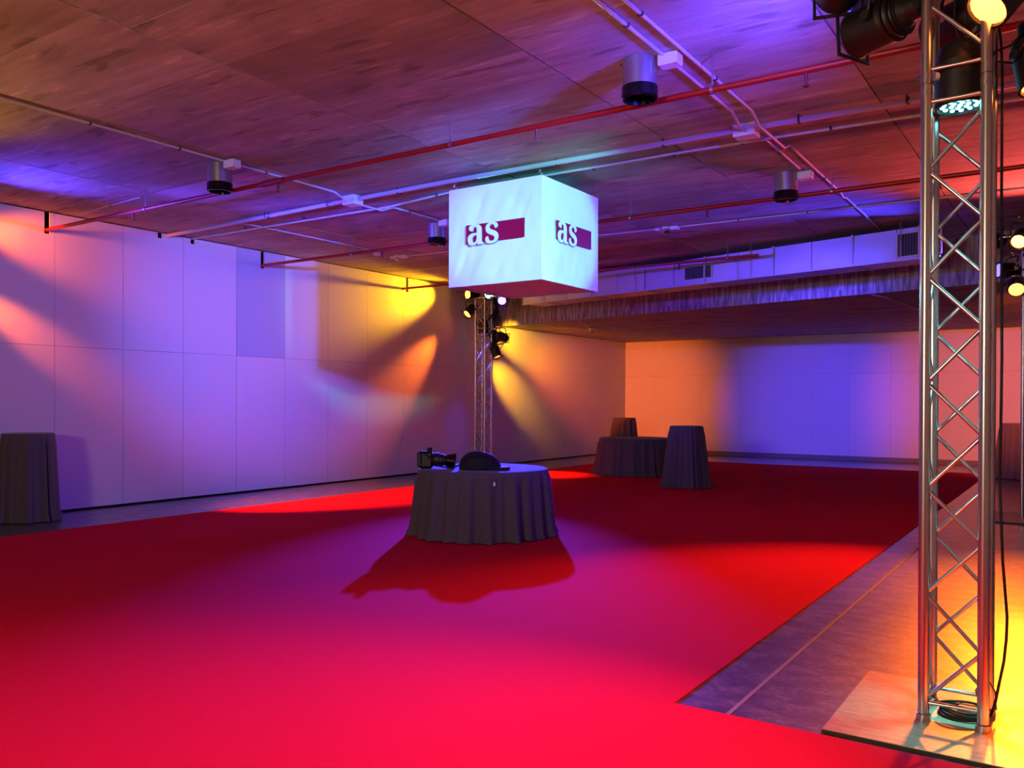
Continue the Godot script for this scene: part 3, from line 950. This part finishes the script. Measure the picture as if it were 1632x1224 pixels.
# ------------------------------------------------------------------ things on the front table
func on_table(top: float) -> void:
	var side := 0.594       # the row runs with the picture's width: turned about the same as the table's near edge
	var t := thing("photo_camera", "black camera with a long hooded lens lying on the front round table", "camera", Vector3(-5.94, top, -7.37), side)
	var st := mb()
	box(st, Vector3(-0.16, 0.095, 0), Vector3(0.17, 0.19, 0.1), 0.025)
	box(st, Vector3(-0.225, 0.1, 0.03), Vector3(0.05, 0.16, 0.07), 0.02)
	obj("camera_body", st, M.black, t)
	st = mb()
	box(st, Vector3(-0.115, 0.2, 0), Vector3(0.06, 0.05, 0.06), 0.012)
	box(st, Vector3(-0.105, 0.226, 0), Vector3(0.05, 0.008, 0.03), 0.002)
	obj("viewfinder_hump", st, M.black_gloss, t)
	var lie := Transform3D(Basis(Vector3.BACK, -PI / 2 - 0.08), Vector3(-0.1, 0.1, 0))
	st = mb()
	lathe(st, [Vector2(0, 0), Vector2(0.055, 0), Vector2(0.06, 0.03), Vector2(0.075, 0.035), Vector2(0.078, 0.09), Vector2(0.068, 0.095), Vector2(0.068, 0.13), Vector2(0.06, 0.14), Vector2(0.06, 0.17), Vector2(0.0, 0.17)], 24, lie)
	obj("lens_barrel", st, M.black, t)
	st = mb()
	lathe(st, [Vector2(0.048, 0.15), Vector2(0.07, 0.17), Vector2(0.085, 0.24), Vector2(0.092, 0.27), Vector2(0.088, 0.27), Vector2(0.08, 0.24), Vector2(0.045, 0.165)], 24, lie)
	obj("lens_hood", st, M.black_gloss, t)
	st = mb()
	tube(st, [Vector3(-0.2, 0.18, 0.04), Vector3(-0.1, 0.12, 0.09), Vector3(0.0, 0.03, 0.11), Vector3(0.12, 0.008, 0.1), Vector3(0.2, 0.03, 0.06), Vector3(0.24, 0.06, 0.0)], 0.008, 6)
	obj("strap", st, M.bag, t)
	# a soft bag, slumped
	t = thing("soft_bag", "black soft bag slumped on the front round table beside the camera", "bag", Vector3(-5.47, top, -7.48), side)
	st = mb()
	st.set_smooth_group(1)
	var n := 40
	var rows := 10
	var g := noise(8, 1.0, 2)
	var rings := []
	for j in rows + 1:
		var f := float(j) / rows
		var ring: Array[Vector3] = []
		for k in n:
			var a := TAU * k / n
			var sx := cos(a)
			var rx := 0.225 * pow(maxf(1.0 - pow(f, 2.4), 0.0), 0.5)
			var rz := 0.13 * pow(maxf(1.0 - pow(f, 2.6), 0.0), 0.5)
			var ripple := 1.0 + 0.06 * g.get_noise_2d(cos(a) * 3.0, sin(a) * 3.0 + f * 2.0)
			var lean := -0.02 * f
			ring.append(Vector3(sx * rx * ripple + lean, 0.004 + f * 0.2 * (1.0 + 0.08 * g.get_noise_2d(sx * 3.0, 2.0)), -sin(a) * rz * ripple))
		rings.append(ring)
	for i in rows:
		for k in n:
			var k1 := (k + 1) % n
			quad(st, rings[i][k], rings[i][k1], rings[i + 1][k1], rings[i + 1][k])
	for k in n:
		tri(st, Vector3(0, 0.004, 0), rings[0][(k + 1) % n], rings[0][k])
	obj("bag_body", st, M.bag, t)
	st = mb()
	var o := PackedVector2Array([Vector2(0.1, -0.13), Vector2(0.3, -0.1), Vector2(0.325, -0.02), Vector2(0.3, 0.06), Vector2(0.1, 0.1)])
	slab(st, o, 0.03, Transform3D(Basis(Vector3.RIGHT, -PI / 2), Vector3(0, 0.034, 0)))
	obj("bag_flap", st, M.bag, t)
	st = mb()
	tube(st, [Vector3(-0.2, 0.1, 0.08), Vector3(-0.1, 0.16, 0.12), Vector3(0.05, 0.17, 0.125), Vector3(0.17, 0.1, 0.1)], 0.008, 6)
	obj("bag_piping", st, M.rubber, t)

func cables() -> void:
	# the cable that hangs down the near tower and the coil on its board
	var st := mb()
	var path := []
	for p in [[-0.46, 3.45, -4.5], [-0.36, 3.3, -4.62], [-0.335, 3.0, -4.6], [-0.335, 2.4, -4.6], [-0.33, 1.7, -4.6], [-0.335, 1.1, -4.6], [-0.32, 0.75, -4.58], [-0.3, 0.5, -4.56], [-0.31, 0.3, -4.53], [-0.34, 0.12, -4.5], [-0.36, 0.045, -4.5]]:
		path.append(Vector3(p[0], p[1], p[2]))
	var c := Curve3D.new()
	for k in path.size():
		var d: Vector3 = (path[mini(k + 1, path.size() - 1)] - path[maxi(k - 1, 0)]) / 6.0
		c.add_point(path[k], -d, d)
	tube(st, Array(c.tessellate(3, 3)), 0.0065, 6)
	tag(obj("power_cable", st, M.rubber), "black cable hanging down the right side of the nearest truss tower", "cable")
	var t := thing("cable_coil", "coil of black cable lying inside the foot of the nearest tower", "cable", Vector3(-0.47, 0.019, -4.5))
	rng.seed = 21
	for k in 4:
		st = mb()
		var loop := []
		var r := 0.085 + 0.012 * rng.randf()
		var ox := 0.012 * rng.randfn()
		for i in 25:
			var a := TAU * i / 24
			loop.append(Vector3(ox + cos(a) * r, 0.008 + k * 0.012 + 0.004 * sin(a * 2.0 + k), sin(a) * r * 0.9))
		tube(st, loop, 0.0065, 6, false)
		obj("cable_loop", st, M.rubber, t)
	st = mb()
	var lift := []
	for p in [[0.08, 0.03, 0.02], [0.05, 0.14, 0.02], [0.09, 0.2, -0.02], [0.125, 0.13, -0.04], [0.13, 0.05, -0.03]]:
		lift.append(Vector3(p[0], p[1], p[2]))
	tube(st, lift, 0.004, 6)
	obj("loose_end", st, M.rubber, t)
	st = mb()
	box(st, Vector3(0.02, 0.03, 0.0), Vector3(0.09, 0.05, 0.06), 0.006)
	obj("connector_box", st, M.black, t)
	# loops among the lamps at the top of the near tower
	rng.seed = 4
	var lc := thing("lamp_cables", "tangle of black lamp cables looping inside the top of the nearest truss tower", "cable", Vector3(-0.5, 3.1, -4.5))
	for k in 3:
		st = mb()
		var q := []
		var a0 := Vector3(0.05 * k, 0.4, 0.05 - 0.05 * k)
		for i in 9:
			var f := i / 8.0
			q.append(a0 + Vector3(0.2 * f - 0.08 * sin(f * PI * (1.5 + 0.3 * k)), -0.32 * sin(f * PI) - 0.05 * k, -0.1 * f))
		tube(st, q, 0.0055, 6)
		obj("cable_loop", st, M.rubber, lc)

func towers() -> void:
	var N := Vector3(-0.5, 0.019, -4.472)
	var R := Vector3(-0.55, 0.019, -12.75)
	var L := Vector3(-10.6, 0.0, -14.6)
	var K := Vector3(-10.6, 0.0, -4.15)
	var t0 := make_truss("bright aluminium truss tower nearest the camera, at the right", N)
	var t1 := dup(t0, "aluminium truss tower cut off by the right edge of the picture", R)
	var t2 := dup(t0, "distant aluminium truss tower below the white cube", L)
	dup(t0, "aluminium truss tower beside the left wall, outside the picture", K)
	# cross arms that carry the heads
	for a in [[t0, -0.5, 0.4, 3.6], [t1, -0.35, 0.3, 3.6], [t2, -0.4, 0.7, 3.66]]:
		var st := mb()
		tube(st, [Vector3(a[1], a[3], 0.122 + 0.03), Vector3(a[2], a[3], 0.122 + 0.03)], 0.02, 12)
		obj("cross_arm", st, M.steel, a[0])
	var g := "lamps on the nearest tower"
	head(N + Vector3(-0.33, 3.34, 0.0), Vector3(-11.25, 2.7, -9.3), "n_blue_wall", "black lamp with a blue gel left of the nearest tower's top, the lower of two", g, false, true, 1.12)
	head(N + Vector3(-0.5, 3.55, 0.18), Vector3(-5.7, 1.4, -22.6), "n_blue_back", "black lamp at the top edge, left of the other blue lamp on the nearest tower", g, false, true, 1.12)
	head(Vector3(-0.301, 3.334, -4.332), Vector3(-2.4, 0.0, -2.3), "n_amber", "amber lamp glowing at the top right corner on the nearest tower", g, false, false)
	head(N + Vector3(0.3, 3.08, -0.16), Vector3(0.35, 0.0, -4.2), "n_amber_low", "amber lamp below the top right corner one on the nearest tower", g, false, false)
	head(N + Vector3(-0.33, 3.5, -0.12), Vector3(-5.6, 3.6, -8.2), "n_blue", "blue lamp above the frame on the nearest tower, aimed across the hall", g)
	led_can(N + Vector3(0.0, 3.0, 0.0), Vector3(0.03, -1.0, 0.02), "n_warm", "black can with cyan LEDs pointing down inside the nearest tower", g)
	led_can(N + Vector3(-0.05, 3.4, -0.36), Vector3(-4.65, -0.12, -3.1), "n_cube", "cyan LED can aimed at the hanging cube from the nearest tower", g)
	g = "lamps on the distant left tower"
	head(L + Vector3(-0.2, 3.75, 0.12), Vector3(-11.25, 3.55, -12.1), "l_amber_high", "upper of two glowing lamps left of the distant tower", g)
	head(L + Vector3(-0.24, 3.42, 0.12), Vector3(-11.25, 1.95, -12.9), "l_amber_low", "lower of two glowing lamps left of the distant tower", g)
	head(L + Vector3(0.1, 3.25, -0.25), Vector3(-11.25, 2.85, -16.9), "l_amber_back", "lamp right of the distant tower, just under the LED star, aimed at the back", g)
	head(L + Vector3(0.1, 2.88, -0.25), Vector3(-11.25, 1.85, -16.5), "l_amber_back2", "lowest lamp on the distant tower, aimed down beside the left wall", g)
	head(L + Vector3(0.32, 2.85, -0.2), Vector3(-10.7, 1.6, -22.6), "l_amber_far", "amber lamp behind the distant tower aimed at the corner of the back wall", g)
	head(K + Vector3(0.3, 3.3, -0.3), Vector3(-9.5, 0.0, -9.2), "k_fill_carpet_edge", "added amber lamp outside the picture brightening the left edge of the carpet", "lamps on the tower outside the picture")  # added fill for the carpet's left edge, set on the unseen tower
	head(L + Vector3(0.3, 2.55, 0.0), Vector3(-9.2, 0.0, -14.6), "l_fill_carpet", "added amber lamp low on the distant tower brightening the far end of the carpet", g)  # extra lamp added to redden the far carpet
	led_can(L + Vector3(0.17, 3.72, 0.06), Vector3(5.4, -0.35, 6.6), "l_cube", "cyan LED can shining like a star under the white cube", g)
	head(L + Vector3(0.55, 3.6, 0.1), Vector3(-4.9, 0.2, -6.3), "l_blue", "blue lamp right of the LED star on the distant tower", g)
	led_can(L + Vector3(0.0, 3.06, 0.0), Vector3(0.0, -1.0, 0.02), "l_warm", "dark blue LED can pointing down inside the distant tower", g)
	g = "lamps on the right edge tower"
	head(R + Vector3(-0.13, 3.55, 0.32), Vector3(-2.1, 0.0, -6.6), "r_amber", "amber lamp glaring beside the right edge of the picture", g)
	head(R + Vector3(0.02, 3.32, 0.34), Vector3(-0.1, 0.0, -4.6), "r_amber_floor", "amber lamp on the right edge tower aimed at the nearest tower's foot", g)
	head(R + Vector3(0.24, 3.0, 0.3), Vector3(-0.9, 3.96, -9.4), "r_fill_ceiling", "added red lamp on the right edge tower tinting the ceiling", g)  # added fill: stands in for red spill and bounce on the ceiling
	led_can(R + Vector3(-0.46, 3.58, 0.08), Vector3(-4.3, -0.3, 4.6), "r_cube", "small violet white LED can left of the glaring amber lamp", g)
	head(R + Vector3(-0.2, 2.98, 0.2), Vector3(-0.25, 0.0, -8.2), "r_chrome", "polished lamp with white glints below the glaring amber lamp", g, true, false)
	head(R + Vector3(0.1, 2.9, -0.3), Vector3(-1.6, 1.5, -22.6), "r_amber_back", "amber lamp behind the right edge tower aimed at the back wall", g)
	head(R + Vector3(-0.3, 3.2, -0.1), Vector3(-11.25, 3.3, -4.8), "r_blue", "blue lamp on the right edge tower aimed across the hall", g)
	g = "lamps on the tower outside the picture"
	head(K + Vector3(-0.3, 3.66, -0.15), Vector3(-11.25, 3.5, -6.2), "k_amber_high", "upper amber lamp grazing the left wall from outside the picture", g)
	head(K + Vector3(-0.3, 3.2, -0.15), Vector3(-11.25, 2.4, -5.5), "k_amber_low", "lower amber lamp grazing the left wall from outside the picture", g)
	head(K + Vector3(0.3, 3.2, 0.3), Vector3(-5.3, 3.96, -1.8), "k_fill_ceiling", "added amber lamp outside the picture warming the ceiling colour", g)  # invented lamp, added only to lift the ceiling's amber tone
	head(K + Vector3(0.1, 3.3, -0.25), Vector3(-7.5, 4.3, -6.2), "k_blue", "blue lamp outside the picture aimed across the hall", g)
	head(K + Vector3(0.45, 3.3, 0.1), Vector3(-4.6, 3.5, -13.6), "k_fill_duct", "added blue lamp outside the picture brightening the metal duct and beam", g)  # unseen fill lamp added to put blue on duct and beam
	# the white lamp over the entrance behind the camera
	var spec: Dictionary = LAMPS["entrance"]
	var t := thing("entrance_lamp", "white panel lamp over the entrance behind the camera", "wall lamp", Vector3(-2.6, 2.5, FRONT_Z - 0.03))
	var st := mb()
	box(st, Vector3(0, 0, 0), Vector3(1.26, 0.36, 0.06), 0.01)
	obj("lamp_housing", st, M.conduit, t)
	st = mb()
	box(st, Vector3(0, 0, -0.033), Vector3(1.2, 0.3, 0.01), 0.003)
	obj("lamp_diffuser", st, glow(spec.color, spec.glow), t)
	if spec.energy > 0.0:
		var al := AreaLight3D.new()
		al.name = "panel_light"
		al.light_color = spec.color
		al.light_energy = spec.energy
		al.area_size = Vector2(1.2, 0.3)
		al.area_range = 40.0
		al.area_attenuation = 2.0
		al.shadow_enabled = true
		al.position = Vector3(0, 0, -0.05)
		t.add_child(al)

func _ready() -> void:
	var cam := Camera3D.new()
	cam.name = "camera"
	cam.position = Vector3(0, 1.5, 0)
	cam.rotation = Vector3(-0.00459, 0.59423, 0.003)
	cam.projection = Camera3D.PROJECTION_FRUSTUM
	cam.near = 0.1
	cam.far = 100.0
	cam.size = 0.1 * 1224.0 / 1354.64
	cam.frustum_offset = Vector2(0, 0.1 * 32.5 / 1354.64)
	add_child(cam)
	cam.current = true
	var we := WorldEnvironment.new()
	we.name = "environment"
	var env := Environment.new()
	env.background_mode = Environment.BG_COLOR
	env.background_color = Color.BLACK
	env.tonemap_mode = Environment.TONE_MAPPER_LINEAR
	env.tonemap_exposure = 1.0
	env.sdfgi_enabled = true
	env.ssao_enabled = true
	env.ssil_enabled = true
	we.environment = env
	add_child(we)
	LAMPS = {
		"n_blue_wall": {"color": SKY_BLUE, "energy": 150.0, "angle": 16.0, "glow": 3.0},
		"n_blue_back": {"color": BLUE, "energy": 430.0, "angle": 8.8, "glow": 3.0},
		"n_amber": {"color": ORANGE, "energy": 22.7, "angle": 36.0, "glow": 10.0},
		"n_amber_low": {"color": ORANGE, "energy": 240.0, "angle": 15.0, "glow": 14.0},
		"n_blue": {"color": BLUE, "energy": 19.1, "angle": 45.0, "glow": 3.0},
		"n_warm": {"color": CYAN, "energy": 16.0, "angle": 15.0, "glow": 9.0},
		"n_cube": {"color": CYAN, "energy": 32.0, "angle": 10.2, "glow": 9.0, "soft": 0.4},
		"l_amber_high": {"color": AMBER, "energy": 38.0, "angle": 26.0, "glow": 12.0},
		"l_amber_low": {"color": ORANGE, "energy": 23.9, "angle": 16.0, "glow": 12.0},
		"l_amber_back": {"color": AMBER, "energy": 31.5, "angle": 17.0, "glow": 8.0},
		"l_amber_back2": {"color": AMBER, "energy": 23.2, "angle": 16.0, "glow": 8.0},
		"l_amber_far": {"color": ORANGE, "energy": 66.0, "angle": 22.0, "glow": 4.0},
		"k_fill_carpet_edge": {"color": ORANGE, "energy": 260.0, "angle": 17.0, "glow": 4.0},
		"l_fill_carpet": {"color": ORANGE, "energy": 45.0, "angle": 22.0, "glow": 4.0},
		"l_cube": {"color": CYAN, "energy": 60.0, "angle": 8.0, "glow": 40.0},
		"l_blue": {"color": BLUE, "energy": 561.1, "angle": 13.0, "glow": 10.0},
		"l_warm": {"color": BLUE, "energy": 3.0, "angle": 30.0, "glow": 2.0},
		"r_amber": {"color": ORANGE, "energy": 72.4, "angle": 20.0, "glow": 25.0},
		"r_amber_floor": {"color": ORANGE, "energy": 95.0, "angle": 11.0, "glow": 12.0},
		"r_fill_ceiling": {"color": RED, "energy": 18.5, "angle": 45.0, "glow": 4.0},
		"r_cube": {"color": BLUE, "energy": 8.0, "angle": 9.0, "glow": 14.0},
		"r_chrome": {"color": ORANGE, "energy": 34.6, "angle": 17.0, "glow": 10.0},
		"r_amber_back": {"color": ORANGE, "energy": 89.6, "angle": 20.0, "glow": 4.0},
		"r_blue": {"color": BLUE, "energy": 40.9, "angle": 36.0, "glow": 4.0},
		"k_amber_high": {"color": ORANGE, "energy": 12.6, "angle": 22.0, "glow": 4.0},
		"k_amber_low": {"color": ORANGE, "energy": 11.8, "angle": 13.0, "glow": 4.0},
		"k_fill_ceiling": {"color": AMBER, "energy": 8.0, "angle": 38.0, "glow": 4.0},
		"k_blue": {"color": BLUE, "energy": 32.0, "angle": 55.0, "glow": 4.0},
		"k_fill_duct": {"color": BLUE, "energy": 65.0, "angle": 20.0, "glow": 4.0},
		"entrance": {"color": WARM, "energy": 25.5, "angle": 0.0, "glow": 4.0},
	}
	# --lamps
	rng.seed = 1
	materials()
	room()
	carpet()
	duct()
	services()
	towers()
	cube()
	var rt := table("round_table", "round dark-clothed table in front carrying a camera and a bag", Vector3(-5.62, 0.008, -7.75), 0.72, 0.735, 0.78, 22, 3, 0.05, "low round tables under dark cloths")
	var tg := mb()
	lathe(tg, [Vector2(0, 0), Vector2(0.022, 0), Vector2(0.022, 0.002), Vector2(0, 0.002)], 14, Transform3D(Basis(Vector3.UP, -0.1) * Basis(Vector3.RIGHT, PI / 2 - 0.1), Vector3(0.52, 0.62, 0.53)))
	var sticker := obj("paper_tag", tg, M.paper, rt)
	sticker.set_meta("label", "small pale tag pinned on the cloth")
	table("round_table", "round dark-clothed table further back between two tall tables", Vector3(-7.65, 0.008, -15.85), 0.74, 0.735, 0.83, 20, 6, 0.05, "low round tables under dark cloths")
	table("high_table", "tall dark-clothed table in front of the far round table", Vector3(-5.74, 0.008, -13.9), 0.28, 1.06, 0.4, 11, 9, 0.045, "tall tables under dark cloths")
	table("high_table", "tall draped table in the far left corner behind the round table", Vector3(-9.78, 0.0, -19.6), 0.28, 1.07, 0.4, 11, 12, 0.045, "tall tables under dark cloths")
	table("high_table", "tall draped table standing by the left wall, cut by the left edge", Vector3(-10.82, 0.0, -5.35), 0.29, 1.08, 0.34, 11, 15, 0.04, "tall tables under dark cloths")
	table("high_table", "tall orange-lit draped table behind the nearest tower, at the right edge", Vector3(-1.12, 0.0, -19.4), 0.29, 1.08, 0.4, 10, 18, 0.045, "tall tables under dark cloths")
	on_table(0.746)
	cables()
